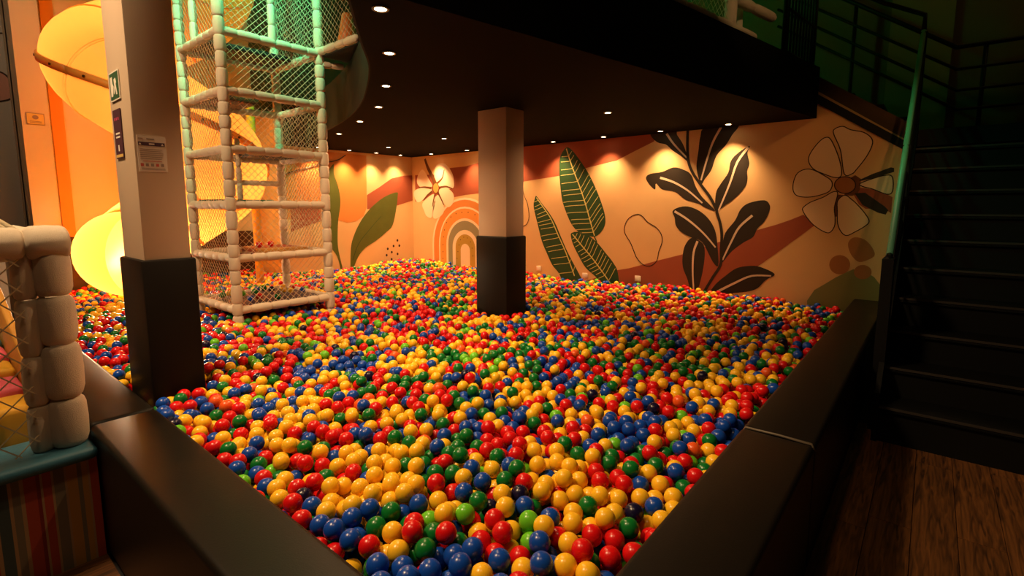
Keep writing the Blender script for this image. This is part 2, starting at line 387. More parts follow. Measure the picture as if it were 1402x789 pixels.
WR.shape([(cc[0]+3.7*math.cos(a), cc[1]+6.6*math.sin(a)) for a in [2*PI*k/14 for k in range(14)]], 'deep_orange', 'painted_flower_centre', 17, False)
# -- three striped green leaves
def in_poly(p, poly):
    c = False; n = len(poly)
    for i in range(n):
        a, b = poly[i], poly[i-1]
        if (a.y > p.y) != (b.y > p.y) and p.x < (b.x-a.x)*(p.y-a.y)/(b.y-a.y)+a.x: c = not c
    return c
def veined_leaf(wall, out, rib, nv, m='leaf_green', back=(98, 126), layer=3):
    q = crom(out); leaf = wall.shape(out, m, 'painted_leaf', layer)
    mb = MB(); R = crom(rib, False, 8)
    wall.ribbon_mb(mb, rib, 0.017, layer+3)
    for side in (-1, 1):
        for k in range(nv):
            i = int((k+0.6)/nv*(len(R)-2)); p = R[i].copy(); t = (R[min(i+2, len(R)-1)]-R[max(i-2, 0)]).normalized()
            ang = math.radians(back[0] if side > 0 else back[1])*side; d = Vector((t.x*math.cos(ang)-t.y*math.sin(ang), t.x*math.sin(ang)+t.y*math.cos(ang))); pts = [p]
            for _ in range(60):
                turn = -0.012*side*(1 if _ > 6 else -1.5)
                d = Vector((d.x*math.cos(turn)-d.y*math.sin(turn), d.x*math.sin(turn)+d.y*math.cos(turn))); nx = pts[-1]+d*1.6
                if not in_poly(nx, q): break
                pts.append(nx)
            if len(pts) > 3: wall.ribbon_mb(mb, pts[::2] if len(pts) > 6 else pts, 0.0085, layer+2, False, False)
    mb.build('painted_vein', 'vein_gold', wall.o)
veined_leaf(WR, z3([(238,78),(265,95),(300,140),(340,200),(375,270),(405,345),(424,410),(425,455),(405,495),(372,518),(330,508),(290,490),(260,455),(235,400),(215,340),(205,270),(200,200),(200,150),(212,108)]),
            z3([(235,85),(262,170),(300,270),(330,360),(355,450),(373,512)]), 15)
WR.ribbon(z3([(270,497),(330,495),(365,508),(385,545)]), 'leaf_green', 'painted_stem', 0.02, 4)
veined_leaf(WR, z3([(88,318),(115,355),(150,400),(180,450),(205,510),(235,580),(265,640),(300,705),(330,770),(240,775),(200,700),(165,655),(140,600),(115,540),(95,460),(80,400),(74,360),(80,332)]),
            z3([(88,325),(120,370),(160,430),(195,510),(235,600),(275,710)]), 16, back=(98, 140))
veined_leaf(WR, z3([(260,499),(290,497),(340,510),(385,545),(430,600),(465,645),(487,690),(490,770),(430,770),(380,715),(330,670),(295,610),(270,560),(258,520)]),
            z3([(265,505),(310,560),(360,620),(405,680),(450,745)]), 14, back=(95, 112))
# -- line blobs
WR.ribbon(z4([(95,200),(130,155),(185,133),(225,150),(265,195),(330,235),(370,290),(375,350),(350,420),(335,490),(290,530),(235,525),(180,470),(155,410),(130,350),(85,270)]), 'ink', 'painted_outline', 0.012, 5, True)
WR.ribbon(z3([(20,280),(30,320),(45,360),(52,420),(40,455),(20,468)]), 'ink', 'painted_outline', 0.012, 5)
# -- dark plant
plant = [(z5, [(65,128),(110,195),(180,215),(230,260),(290,300),(350,345),(340,290),(310,210),(265,140),(245,108)], [(185,130),(240,210),(340,315)]),
 (z5, [(485,86),(445,150),(430,260),(415,380),(430,470),(450,525),(480,480),(530,410),(570,300),(640,220),(690,140),(732,60)], [(605,80),(540,200),(490,350),(450,490)]),
 (z5, [(825,225),(740,275),(680,340),(660,430),(600,520),(565,590),(565,720),(640,680),(720,620),(790,540),(808,480),(805,420),(822,360),(808,280)], [(815,235),(730,350),(670,520),(580,735)]),
 (z5, [(25,470),(60,440),(150,425),(240,390),(320,410),(375,450),(410,540),(460,620),(560,725),(480,700),(430,670),(330,640),(250,580),(150,560),(103,515),(95,560),(50,520)], [(135,470),(240,505),(350,570),(460,665)]),
 (z6, [(110,155),(150,128),(220,120),(300,150),(370,210),(415,290),(432,390),(440,545),(400,520),(340,400),(300,360),(250,345),(180,310),(135,260),(125,200)], [(125,155),(220,215),(330,310),(420,415)]),
 (z6, [(250,345),(200,400),(182,480),(185,560),(215,640),(245,730),(285,730),(320,620),(340,500),(340,420),(320,380)], [(290,370),(262,450),(255,580),(262,725)]),
 (z6, [(460,520),(470,400),(490,310),(560,220),(600,140),(660,95),(770,75),(810,110),(805,160),(770,230),(720,280),(690,340),(620,380),(540,440),(480,510)], [(685,185),(590,270),(530,380),(470,505)]),
 (z6, [(375,745),(420,680),(490,620),(570,565),(660,548),(740,555),(845,607),(780,650),(720,710),(640,735),(520,745),(420,750)], [(430,735),(560,670),(680,620),(820,620)])]
for k, (z, o_, mid) in enumerate(plant):
    WR.shape(z(o_), 'black_leaf', 'painted_leaf', 3+2*(k % 3)); WR.ribbon(z(mid), 'pale_line', 'painted_midrib', (0.030, 0.018), 10)
WR.ribbon(z5([(348,98),(345,220),(352,340),(385,430),(445,520),(520,620),(570,720)]) + z6([(430,165),(455,250),(465,330),(460,430),(455,540),(400,630),(335,740)]), 'black_leaf', 'painted_stem', 0.035, 11)
# -- large line flower
pets = [z7([(540,440),(512,260),(458,130),(470,92),(530,74),(590,100),(690,120),(750,165),(755,220),(710,310),(640,400),(600,440)]),
 z7([(520,440),(500,320),(440,180),(395,160),(340,200),(280,280),(265,340),(300,400),(380,440),(480,470)]),
 z7([(445,500),(380,450),(300,410),(240,405),(180,435),(150,500),(147,570),(180,610),(260,620),(350,605),(430,570)]),
 [(1147,264.7),(1140,263),(1127.5,270),(1109.7,277),(1100,284),(1099.4,289),(1106,299.5),(1115,309),(1127.5,317),(1136,318.5),(1142.5,310),(1143.4,298),(1142.5,284)],
 [(1156.8,267.4),(1147,275),(1146.5,289),(1147,306.6),(1152,318),(1159.4,322.6),(1170,318),(1184,310),(1190,303),(1184,292),(1173.6,280),(1166.5,273.6)],
 [(1177,252),(1191,246),(1213,240),(1222,243),(1222,262),(1214,266),(1195,259),(1183,256)]]
for p in pets:
    WR.shape(p, 'petal_paint', 'painted_petal', 3); WR.ribbon(p, 'ink', 'painted_outline', 0.010, 6, True)
WR.shape(z7([(650,490),(760,440),(900,390),(925,395),(925,425),(760,475),(670,495)]), 'black_leaf', 'painted_stem', 5, False)
WR.shape(z7([(620,590),(700,585),(850,690),(880,720),(860,755),(800,740),(680,680)]), 'black_leaf', 'painted_stem', 5, False)
WR.shape(z7([(590,470),(625,450),(670,480),(660,560),(640,600),(600,610),(490,600),(465,680),(460,770),(485,770),(495,690),(540,605)]), 'brown_stem', 'painted_stem', 2, False)
c0 = (1157, 253.5)
WR.shape([(c0[0]+14.5*math.cos(a), c0[1]+11.5*math.sin(a)) for a in [2*PI*k/20 for k in range(20)]], 'brown_blob', 'painted_flower_centre', 8, False)
WR.ribbon([(c0[0]+14.5*math.cos(a), c0[1]+11.5*math.sin(a)) for a in [2*PI*k/20 for k in range(20)]], 'ink', 'painted_outline', 0.010, 10, True, False)
# -- green hill and three pebbles
WR.shape([(1105,412)]+z8([(265,725),(310,660),(380,620),(480,560),(610,500),(700,520),(770,560)])+[(1205,390),(1205,440),(1105,440)], 'hill_green', 'painted_hill', 2, False)
WR.shape(z8([(570,300),(600,260),(650,255),(710,280),(760,340),(775,390),(740,420),(660,445),(610,410),(580,360)]), 'brown_blob', 'painted_pebble', 5)
for cx, cy, rx, ry in ((505,465,80,74), (683,522,68,55)):
    WR.shape(z8([(cx+rx*math.cos(a), cy+ry*math.sin(a)) for a in [2*PI*k/16 for k in range(16)]]), 'brown_blob', 'painted_pebble', 5)
# -- back wall
WB.shape([(392,203)]+z1([(20,73),(255,95),(258,390),(240,440),(195,470),(145,478),(95,462),(50,440)])+[(440,283),(420,290),(398,300),(392,300)], 'orange_paint', 'painted_band', 1, False)
WB.shape([(398,285),(440,282),(440,303),(420,309),(398,318)], 'terracotta', 'painted_band', 3, False)
WB.shape(z1([(259,320),(330,275),(400,225),(470,210),(522,208),(522,350),(430,380),(350,390),(260,400)]), 'terracotta', 'painted_band', 3, False)
WB.shape(z1([(70,145),(72,200),(95,270),(107,340),(105,400),(95,470),(92,580),(100,650),(122,745),(110,745),(90,670),(48,600),(40,480),(36,300),(33,190),(50,165)]), 'olive_leaf', 'painted_leaf', 5)
WB.shape(z1([(430,305),(380,320),(330,350),(270,405),(220,475),(185,550),(168,620),(166,745),(178,745),(210,670),(250,620),(310,580),(370,530),(405,490),(425,400),(433,330)]), 'olive_leaf', 'painted_leaf', 5)
WB.ribbon(z1([(178,690),(210,600),(270,520),(340,440)]), 'leaf_green', 'painted_midrib', (0.012, 0.006), 8)
dots(WB, z1([(432,578),(443,608),(410,610),(377,626),(400,645),(433,655),(371,662),(399,685)]), 0.026, 'ink', 3, 'painted_dot')

# -- corner of another mural on the far wall beside the pier
WL = Wall(wall_l, 'y', 9.4)
bl = [(-30, 100), (-8, 97), (8, 103), (18, 118), (17, 132), (6, 138), (-30, 139)]
WL.shape(bl, 'pink_paint', 'painted_blob', 1); WL.ribbon(bl, 'ink', 'painted_outline', 0.02, 4, True); WL.ribbon([(-20, 42), (-5, 45), (9, 46)], 'ink', 'painted_outline', 0.02, 4)

# ------------------------------------------------------------------ padded walls of the pit
PZ = 0.565
def pad(a, b, label, ends=''):
    t = thing('padded_wall', ((a[0]+b[0])/2, (a[1]+b[1])/2, 0), label, 'padding', 'black padded walls round the ball pit')
    MB().box((a[0], a[1], 0), (b[0], b[1], PZ)).build('cushion', 'pad_vinyl', t, True, 0.022, 3)
    return t
t = pad((0.455, 0.300), (0.715, 2.875), 'long black padded pit wall in front of the striped platform')
t2 = pad((0.455, 2.885), (0.715, 8.6), 'black padded pit wall running behind the striped platform past the column')
t3 = pad((0.725, 0.300), (2.335, 0.590), 'short black padded pit wall ending at the tan piping seam beside the wooden floor')
mb = MB(); mb.tube([(2.34, 0.585, PZ-0.03), (2.34, 0.575, PZ-0.002), (2.34, 0.44, PZ+0.001), (2.34, 0.315, PZ-0.002), (2.34, 0.300, PZ-0.03)], 0.006, 6)
mb.build('piping', 'piping', t3, True)
t4 = pad((2.347, 0.300), (6.50, 0.590), 'long black padded pit wall between the dark staircase and the balls')

# ------------------------------------------------------------------ columns
def column(x0, y0, x1, y1, label, ztop):
    t = thing('pillar', ((x0+x1)/2, (y0+y1)/2, 0), label, 'column', None, 'structure')
    MB().box((x0, y0, 1.2), (x1, y1, ztop)).build('shaft', 'column_paint', t, True, 0.006, 2)
    e = 0.022
    MB().box((x0-e, y0-e, 0), (x1+e, y1+e, 1.25)).build('padding', 'black_vinyl', t, True, 0.015, 2)
    return t
column(3.86, 3.28, 4.14, 3.66, 'beige square column with black padded foot, standing in the balls below the dark ceiling', ZC)
column(0.85, 3.40, 1.085, 3.80, 'beige square column with black padded foot beside the padded pit wall, carrying notices', 5.6)
# notices on the nearer column
def plate(name, x0, x1, z0, z1, face, c, m, parent, d=0.004, off=0.0):
    mb = MB()
    if face == 'x': mb.box((c-off-d, x0, z0), (c-off, x1, z1))
    else: mb.box((x0, c-off-d, z0), (x1, c-off, z1))
    return mb.build(name, m, parent)
t = thing('notice_sheet', (0.93, 3.40, 1.75), 'white printed rules sheet on the broad face of the beige column', 'notice')
plate('paper', 0.862, 1.000, 1.745, 1.942, 'y', 3.398, 'paper', t, 0.003)
plate('header_band', 0.868, 0.994, 1.888, 1.908, 'y', 3.395, 'print_dark', t, 0.001)
plate('title_word', 0.918, 0.944, 1.894, 1.902, 'y', 3.394, 'paper', t, 0.001)
plate('heading', 0.870, 0.890, 1.923, 1.929, 'y', 3.395, 'print_grey', t, 0.001); plate('heading', 0.908, 0.945, 1.923, 1.929, 'y', 3.395, 'print_grey', t, 0.001)
for x in (0.876, 0.982): MB().prism([(x-0.006, 3.394, 1.892), (x+0.006, 3.394, 1.892), (x, 3.394, 1.904)], (0, -0.001, 0)).build('warning_triangle', 'paper', t)
for k in range(6): plate('text_line', 0.872, 0.985-0.012*random.random(), 1.868-0.0105*k, 1.8705-0.0105*k, 'y', 3.395, 'print_grey', t, 0.001)
plate('text_line', 0.885, 0.975, 1.802, 1.805, 'y', 3.395, 'print_red', t, 0.001)
for k in range(5): plate('pictogram', 0.872+0.024*k, 0.886+0.024*k, 1.775, 1.791, 'y', 3.395, 'print_red' if k in (0, 3) else 'print_grey', t, 0.001)
for k in range(2): plate('text_line', 0.874, 0.988, 1.757+0.006*k, 1.759+0.006*k, 'y', 3.395, 'print_grey', t, 0.001)
t = thing('exit_sign', (0.85, 3.64, 2.15), 'square green and white pictogram sign on the narrow face of the beige column', 'sign')
plate('border', 3.555, 3.745, 2.155, 2.315, 'x', 0.848, 'print_white', t, 0.004)
plate('field', 3.563, 3.737, 2.163, 2.307, 'x', 0.844, 'print_green', t, 0.001)
def fx(pts): return [(0.843, 3.65-a*0.075, 2.235+b*0.065) for a, b in pts]
MB().prism(fx([(-0.9,0.8),(-0.35,0.8),(-0.35,0.2),(-0.1,-0.1),(-0.4,-0.85),(-0.9,-0.85)]), (-0.001, 0, 0)).build('door_symbol', 'print_white', t)
MB().prism(fx([(0.05,0.55),(0.45,0.6),(0.65,0.2),(0.5,0.1),(0.7,-0.8),(0.45,-0.8),(0.3,-0.2),(0.0,-0.75),(-0.15,-0.6),(0.1,0.0)]), (-0.001, 0, 0)).build('figure_symbol', 'print_white', t)
t = thing('service_sign', (0.85, 3.65, 1.82), 'tall narrow dark sign with pink dots on the narrow face of the beige column', 'sign')
plate('panel', 3.585, 3.735, 1.83, 2.105, 'x', 0.848, 'print_dark', t, 0.005)
for k in range(3): plate('pink_mark', 3.62+0.035*k, 3.635+0.035*k, 2.045, 2.060, 'x', 0.843, 'print_pink', t, 0.001)
for k in range(2): plate('text_line', 3.62, 3.70, 1.965-0.02*k, 1.975-0.02*k, 'x', 0.843, 'print_white', t, 0.001)
plate('bottle_symbol', 3.650, 3.672, 1.87, 1.905, 'x', 0.843, 'print_white', t, 0.001); plate('footer', 3.592, 3.728, 1.836, 1.852, 'x', 0.843, 'sign_gold', t, 0.001)
t = thing('wall_sign', (1.23, 8.70, 2.6), 'small gold framed sign on the pale wall pier behind the slide', 'sign')
c = ony(48.5, 163, 8.70)
plate('frame', c.x-0.085, c.x+0.085, c.z-0.07, c.z+0.07, 'y', 8.698, 'print_grey', t, 0.006); plate('face', c.x-0.078, c.x+0.078, c.z-0.063, c.z+0.063, 'y', 8.692, 'sign_gold', t, 0.002)
MB().prism([(c.x+0.03*math.cos(2*PI*k/12), 8.690, c.z+0.02+0.026*math.sin(2*PI*k/12)) for k in range(12)], (0, -0.001, 0)).build('emblem', 'print_grey', t)
for k in range(2): plate('text_line', c.x-0.055, c.x+0.055, c.z-0.034-0.014*k, c.z-0.028-0.014*k, 'y', 8.690, 'print_grey', t, 0.001)

# ------------------------------------------------------------------ downlights
DL = [  # x, y, row, label
 (1.60, 2.17, 'c', 'recessed downlight at the front tip of the curved ceiling edge'),
 (2.07, 2.73, 'c', 'second recessed downlight along the curved ceiling edge, counted from the front tip'),
 (2.59, 3.47, 'c', 'third recessed downlight along the curved ceiling edge, counted from the front tip'),
 (3.07, 4.24, 'c', 'fourth recessed downlight along the curved ceiling edge, counted from the front tip'),
 (3.44, 5.11, 'c', 'fifth recessed downlight along the curved ceiling edge, beside the play tower'),
 (3.83, 6.18, 'c', 'sixth recessed downlight along the curved ceiling edge, behind the play tower'),
 (5.20, 6.95, 'm', 'recessed downlight in the black ceiling near the room corner with the flower'),
 (5.05, 5.45, 'm', 'recessed downlight in the black ceiling between the rainbow and the column'),
 (4.77, 2.67, 'm', 'lone recessed downlight in the black ceiling in front of the dark painted plant'),
 (5.58, 7.82, 'b', 'recessed downlight over the edge of the orange panel on the short wall'),
 (6.12, 7.82, 'b', 'recessed downlight over the terracotta band on the short wall'),
 (5.03, 7.82, 'b', 'recessed downlight over the middle of the orange panel on the short wall'),
 (4.45, 7.82, 'b', 'recessed downlight on the short wall hidden behind the netted tower'),
 (6.34, 7.20, 'r', 'recessed downlight over the cream flower painted by the corner'),
 (6.34, 6.28, 'r', 'recessed downlight over the painted rainbow'),
 (6.34, 5.36, 'r', 'recessed downlight on the long mural wall hidden behind the column'),
 (6.34, 4.46, 'r', 'recessed downlight over the tallest striped green leaf'),
 (6.34, 3.61, 'r', 'recessed downlight over the end of the upper terracotta band'),
 (6.34, 2.78, 'r', 'recessed downlight over the topmost small leaf of the dark plant'),
 (6.34, 1.94, 'r', 'last recessed downlight of the mural row, over the tall leaves of the dark plant')]
LAB = {'c': ('downlights along the curved ceiling edge', 56), 'm': ('downlights in the middle of the ceiling', 56),
       'b': ('downlights along the short mural wall', 125), 'r': ('downlights along the long mural wall', 125)}
def disc(r0, r1, z0, z1, n=20):
    mb = MB(); vs = []
    for r, z in ((r0, z0), (r1, z0), (r1, z1), (r0, z1)):
        vs += [(r*math.cos(2*PI*k/n), r*math.sin(2*PI*k/n), z) for k in range(n)]
    mb.add(vs, [(j*n+k, j*n+(k+1) % n, ((j+1) % 4)*n+(k+1) % n, ((j+1) % 4)*n+k) for j in range(4) for k in range(n)])
    return mb
ring0 = disc(0.030, 0.043, -0.006, 0.0).build('trim_ring', 'lamp_trim', None, True); bulb0 = None
g = MB(); g.prism([(0.030*math.cos(2*PI*k/16), 0.030*math.sin(2*PI*k/16), -0.004) for k in range(16)], (0, 0, 0.003)); bulb0 = g.build('bulb', 'lamp_glow')
for i, (x, y, row, lab) in enumerate(DL):
    grp, watts = LAB[row]
    t = thing('downlight', (x, y, ZC), lab, 'downlight', grp)
    for src in (ring0, bulb0):
        c = src if i == 0 else src.copy()
        if i: COL.objects.link(c)
        c.parent = t
    big = row in 'cm'
    lo = lamp('downlight_beam', 'SPOT', (x, y, ZC-0.012), watts*(1.0 if not big else 1.0), WARM, 0.03, None, 150 if big else 100, 0.85)
    lo.parent = t; lo.location = (0, 0, -0.012)

# ------------------------------------------------------------------ foam-sleeved tubes and nets
def sleeve_mesh(n=12):
    prof = [(0, 0.76), (0.05, 0.92), (0.16, 1.02), (0.5, 1.06), (0.84, 1.02), (0.95, 0.92), (1, 0.76)]
    vs = [(r*math.cos(2*PI*k/n), r*math.sin(2*PI*k/n), z) for z, r in prof for k in range(n)]
    fs = [(j*n+k, j*n+(k+1) % n, (j+1)*n+(k+1) % n, (j+1)*n+k) for j in range(len(prof)-1) for k in range(n)]
    fs += [tuple(range(n))[::-1], tuple(range((len(prof)-1)*n, len(prof)*n))]
    me = bpy.data.meshes.new('foam_sleeve'); me.from_pydata(vs, [], fs); me.polygons.foreach_set('use_smooth', [True]*len(fs)); me.materials.append(MATS['foam_cream'])
    return me
SLV = sleeve_mesh()
def foam_tube(name, a, b, r, root, seg=0.14, sleeves=True):
    """a steel tube wrapped in foam sleeves: part of root, each sleeve a sub-part"""
    a, b = Vector(a), Vector(b); d = b-a; L = d.length
    core = MB().tube([a, b], r*0.72, 8).build(name, 'foam_cream', root, True)
    n = max(1, round(L/seg)); q = d.to_track_quat('Z', 'Y'); base = rootloc(root); cuts = [0]
    for k in range(n): cuts.append(cuts[-1]+random.uniform(0.75, 1.25))
    for k in range(n):
        s0, s1 = cuts[k]/cuts[-1], cuts[k+1]/cuts[-1]
        o = bpy.data.objects.new('foam_sleeve', SLV); COL.objects.link(o); o.parent = core
        o.location = a+d*s0-base; o.rotation_mode = 'QUATERNION'; o.rotation_quaternion = q
        rr = r*random.uniform(0.95, 1.04); o.scale = (rr, rr, L*(s1-s0)*0.985)
    return core
def net(name, o, u, v, cell, root, wid=0.005, m='net_cord', sag=0.0):
    """diamond net filling the parallelogram o, o+u, o+u+v, o+v"""
    o, u, v = Vector(o), Vector(u), Vector(v); U, V = u.length, v.length; uh, vh = u/U, v/V; nrm = uh.cross(vh).normalized(); mb = MB()
    for sgn in (1, -1):
        c = -V if sgn == 1 else 0.0; end = U if sgn == 1 else U+V
        c += cell*0.5
        while c < end:       # line  s = c + sgn*t
            pts = []
            t0, t1 = 0.0, V
            if sgn == 1: t0, t1 = max(0, -c), min(V, U-c)
            else: t0, t1 = max(0, c-U), min(V, c)
            if t1-t0 > 0.01:
                n = 5
                P = [o+uh*(c+sgn*(t0+(t1-t0)*k/(n-1)))+vh*(t0+(t1-t0)*k/(n-1))+nrm*(sag*math.sin(PI*(c+sgn*(t0+(t1-t0)*k/(n-1)))/U)*math.sin(PI*(t0+(t1-t0)*k/(n-1))/V)) for k in range(n)]
                mb.tube(P, wid/2, 3, False)
            c += cell
    return mb.build(name, m, root)

# ------------------------------------------------------------------ play tower
TX0, TX1, TY0, TY1 = 1.975, 2.94, 5.06, 6.03
LV = [0.56, 1.06, 1.57, 2.085, 2.61, 3.13]
tw = thing('play_tower', ((TX0+TX1)/2, (TY0+TY1)/2, 0.0), 'tall climbing tower of cream foam-wrapped posts and white netting in the balls', 'climbing frame')
for x in (TX0, TX1):
    for y in (TY0, TY1): foam_tube('post', (x, y, 0.02), (x, y, 5.0), 0.047, tw, 0.15)
foam_tube('post', ((TX0+TX1)/2, TY0, LV[5]), ((TX0+TX1)/2, TY0, 5.0), 0.036, tw, 0.17)
foam_tube('post', (TX0, (TY0+TY1)/2+0.1, LV[5]), (TX0, (TY0+TY1)/2+0.1, 5.0), 0.036, tw, 0.17)
for i, z in enumerate(LV):
    for a, b in (((TX0, TY0), (TX1, TY0)), ((TX0, TY1), (TX1, TY1)), ((TX0, TY0), (TX0, TY1)), ((TX1, TY0), (TX1, TY1))):
        foam_tube('rail', (*a, z), (*b, z), 0.040, tw, 0.155)
for z in (4.0, 4.75):
    foam_tube('rail', (TX0, TY1, z), (TX1, TY1, z), 0.036, tw, 0.16); foam_tube('rail', (TX1, TY0, z), (TX1, TY1, z), 0.036, tw, 0.16)
LV2 = LV+[4.2]
for i in range(6):
    z0, z1 = LV2[i]+0.03, LV2[i+1]-0.03
    net('net_panel', (TX0, TY0, z0), (TX1-TX0, 0, 0), (0, 0, z1-z0), 0.062, tw, 0.0048)
    net('net_panel', (TX0, TY0, z0), (0, TY1-TY0, 0), (0, 0, z1-z0), 0.062, tw, 0.0048)
    if i in (1, 2, 3, 5): net('net_panel', (TX1, TY0, z0), (0, TY1-TY0, 0), (0, 0, z1-z0), 0.062, tw, 0.0052)
def deck(x0, y0, x1, y1, z, m, name='platform', th=0.05): return MB().box((x0, y0, z-th), (x1, y1, z)).build(name, m, tw, True, 0.012, 2)
deck(TX0+0.03, TY0+0.03, TX1-0.03, TY1-0.03, LV[0]+0.02, 'purple_mat', 'floor_mat')
deck(2.42, 5.55, TX1-0.04, TY1-0.04, LV[1]+0.045, 'red_mat')
MB().box((2.38, 5.40, LV[1]-0.005), (TX1-0.04, 5.55, LV[1]+0.045)).build('platform', 'soft_orange', tw, True, 0.01)
deck(TX0+0.04, TY0+0.5, 2.62, TY1-0.04, LV[2]+0.055, 'green_mat')
deck(2.45, TY0+0.35, TX1-0.04, TY1-0.04, LV[3]+0.055, 'black_mat')
deck(TX0+0.04, TY0+0.45, 2.5, TY1-0.04, LV[4]+0.05, 'wainscot')
deck(TX0+0.04, TY0+0.5, TX1-0.04, TY1-0.04, LV[5]+0.05, 'black_mat')
MB().box((TX0+0.04, TY0+0.04, LV[5]+0.045), (TX1-0.04, TY0+0.10, LV[5]+0.055)).build('edge_strip', 'green_mat', tw)
# side deck towards the mezzanine
EY = onx(490, 45, TX1).y
foam_tube('rail', (TX1, TY0, LV[5]+0.02), (TX1, EY, LV[5]+0.02), 0.040, tw, 0.16)
MB().box((TX1, EY, LV[5]-0.03), (3.27, TY0-0.05, LV[5]+0.027)).build('side_deck', 'black_mat', tw)
foam_tube('rail', (TX1, TY0, LV[5]-0.1), (3.16, TY0-0.1, LV[5]-0.1), 0.034, tw, 0.1)
net('net_panel', (TX1, TY0, LV[5]+0.06), (0, EY-TY0, 0), (0, 0, 0.9), 0.07, tw, 0.005)
foam_tube('rail', (2.3, 6.03, 1.82), (2.94, 6.03, 1.82), 0.03, tw, 0.12)
foam_tube('pole', (2.45, 6.0, 1.60), (2.45, 6.0, 2.3), 0.028, tw, 0.16)
# orange cone on the side deck
cp = onx(476, 52, 3.13); cz = LV[5]+0.03
t = thing('play_cone', (3.13, cp.y, cz), 'bright orange cone with a pale triangle on the high tower deck', 'cone')
n = 24; body = MB()
body.add([(3.13+r*math.cos(2*PI*k/n), cp.y+r*math.sin(2*PI*k/n), cz+z) for r, z in ((0.115, 0.0), (0.115, 0.02), (0.05, 0.36), (0.04, 0.37)) for k in range(n)],
         [(j*n+k, j*n+(k+1) % n, (j+1)*n+(k+1) % n, (j+1)*n+k) for j in range(3) for k in range(n)]+[tuple(range(3*n, 4*n)), tuple(range(n))[::-1]])
body.build('cone_body', 'orange_cone', t, True)
MB().prism([(3.13-0.10, cp.y-0.08, cz+0.02), (3.13-0.02, cp.y-0.135, cz+0.02), (3.13-0.055, cp.y-0.085, cz+0.12)], (-0.006, -0.008, 0)).build('pale_triangle', 'white_plastic', t)

# ------------------------------------------------------------------ yellow spiral slide
SC = Vector((2.21, 7.45, 0)); lf = -rt; ft = Vector((-math.cos(AZ), -math.sin(AZ), 0))
HR, TR, PITCH, Z0 = 0.62, 0.50, 2.45, 1.02
def hel(ph):
    z = Z0+PITCH*ph/(2*PI)
    return SC+(lf*math.cos(ph)-ft*math.sin(ph))*(HR-0.10*max(0.0, 1-max(ph, 0)/2.0))+Vector((0, 0, max(z, 0.99)))
sl = thing('tube_slide', (SC.x, SC.y, 0), 'glowing yellow spiral tube slide beside the netted climbing tower', 'slide')
NSEG = 9; ph0, ph1 = -1.5, 3.2*PI
for k in range(NSEG):
    a, b = ph0+(ph1-ph0)*k/NSEG, ph0+(ph1-ph0)*(k+1)/NSEG
    pts = [hel(a+(b-a)*i/14) for i in range(15)]
    MB().tube(pts, TR, 36, False).build('tube_section', 'slide_yellow', sl, True)
    if k < 2: continue
    pp = hel(a); tt = (hel(a+0.02)-hel(a-0.02)).normalized()
    MB().tube([pp-tt*0.018, pp-tt*0.017, pp+tt*0.017, pp+tt*0.018], [TR+0.001, TR+0.010, TR+0.010, TR+0.001], 36, False).build('flange', 'slide_yellow', sl, True)
# long moulded joint along the outside of the tube, with bolts
for k in range(2, NSEG):
    a, b = ph0+(ph1-ph0)*k/NSEG, ph0+(ph1-ph0)*(k+1)/NSEG; mb = MB()
    pts = []
    for i in range(15):
        ph = a+(b-a)*i/14; c = hel(ph); out = (lf*math.cos(ph)-ft*math.sin(ph)); pts.append((c, out))
    ring = []
    for c, out in pts: ring += [c+out*(TR-0.02)+Vector((0, 0, dz)) for dz in (-0.045, 0.045)]+[c+out*(TR+0.022)+Vector((0, 0, dz)) for dz in (0.04, -0.04)]
    fs = [(i*4+j, i*4+(j+1) % 4, (i+1)*4+(j+1) % 4, (i+1)*4+j) for i in range(14) for j in range(4)]+[(3, 2, 1, 0), (56, 57, 58, 59)]
    mb.add(ring, fs).build('joint_strip', 'slide_flange', sl, True)
    for i in (2, 7, 12):
        c, out = pts[i]; MB().tube([c+out*(TR+0.018), c+out*(TR+0.032)], 0.014, 8).build('bolt', 'steel_bolt', sl)
pe = hel(ph0); te = (hel(ph0+0.02)-hel(ph0-0.02)).normalized()
MB().tube([(3.20, 7.35, 0.1), (3.20, 7.35, 3.0)], 0.055, 12).build('support_pole', 'slide_pole', sl, True)
MB().tube([(SC.x, SC.y, 0.1), (SC.x, SC.y, 5.2)], 0.06, 12).build('support_pole', 'slide_pole', sl, True)
for ph, en in ((-0.8, 60), (-0.1, 105), (0.6, 85), (1.6, 36), (2.8, 26), (4.0, 24), (5.4, 24), (6.2, 28), (7.0, 26)):
    l = lamp('slide_lamp', 'POINT', hel(ph), en*0.6, (1, 0.80, 0.50), 0.12); l.parent = sl; l.location = hel(ph)-Vector((SC.x, SC.y, 0))

# ------------------------------------------------------------------ striped soft-play platform
BX1, BY0, BZ = 0.447, 2.74, 0.47
sp = thing('soft_play_platform', (-0.3, BY0+0.4, 0), 'striped box platform with blue pad, netting and soft coloured steps', 'play platform')
MB().box((-1.3, BY0, 0.0), (BX1, BY0+2.2, BZ-0.005)).build('striped_base', 'striped_fabric', sp)
MB().box((-1.3, BY0-0.035, BZ-0.005), (BX1+0.004, BY0+0.28, BZ+0.05)).build('blue_pad', 'soft_blue', sp, True, 0.024, 4)
foam_tube('post', (0.380, BY0+0.09, BZ+0.05), (0.380, BY0+0.09, 1.37), 0.066, sp, 0.19)
foam_tube('post', (0.295, BY0+0.10, BZ+0.05), (0.295, BY0+0.10, 1.36), 0.040, sp, 0.19)
foam_tube('post', (0.395, 3.50, BZ+0.02), (0.395, 3.50, 1.36), 0.050, sp, 0.19)
foam_tube('beam', (-1.3, BY0+0.09, 1.40), (0.445, BY0+0.09, 1.40), 0.068, sp, 0.17)
foam_tube('beam', (0.36, BY0+0.16, 1.40), (0.36, BY0+0.95, 1.40), 0.055, sp, 0.17)
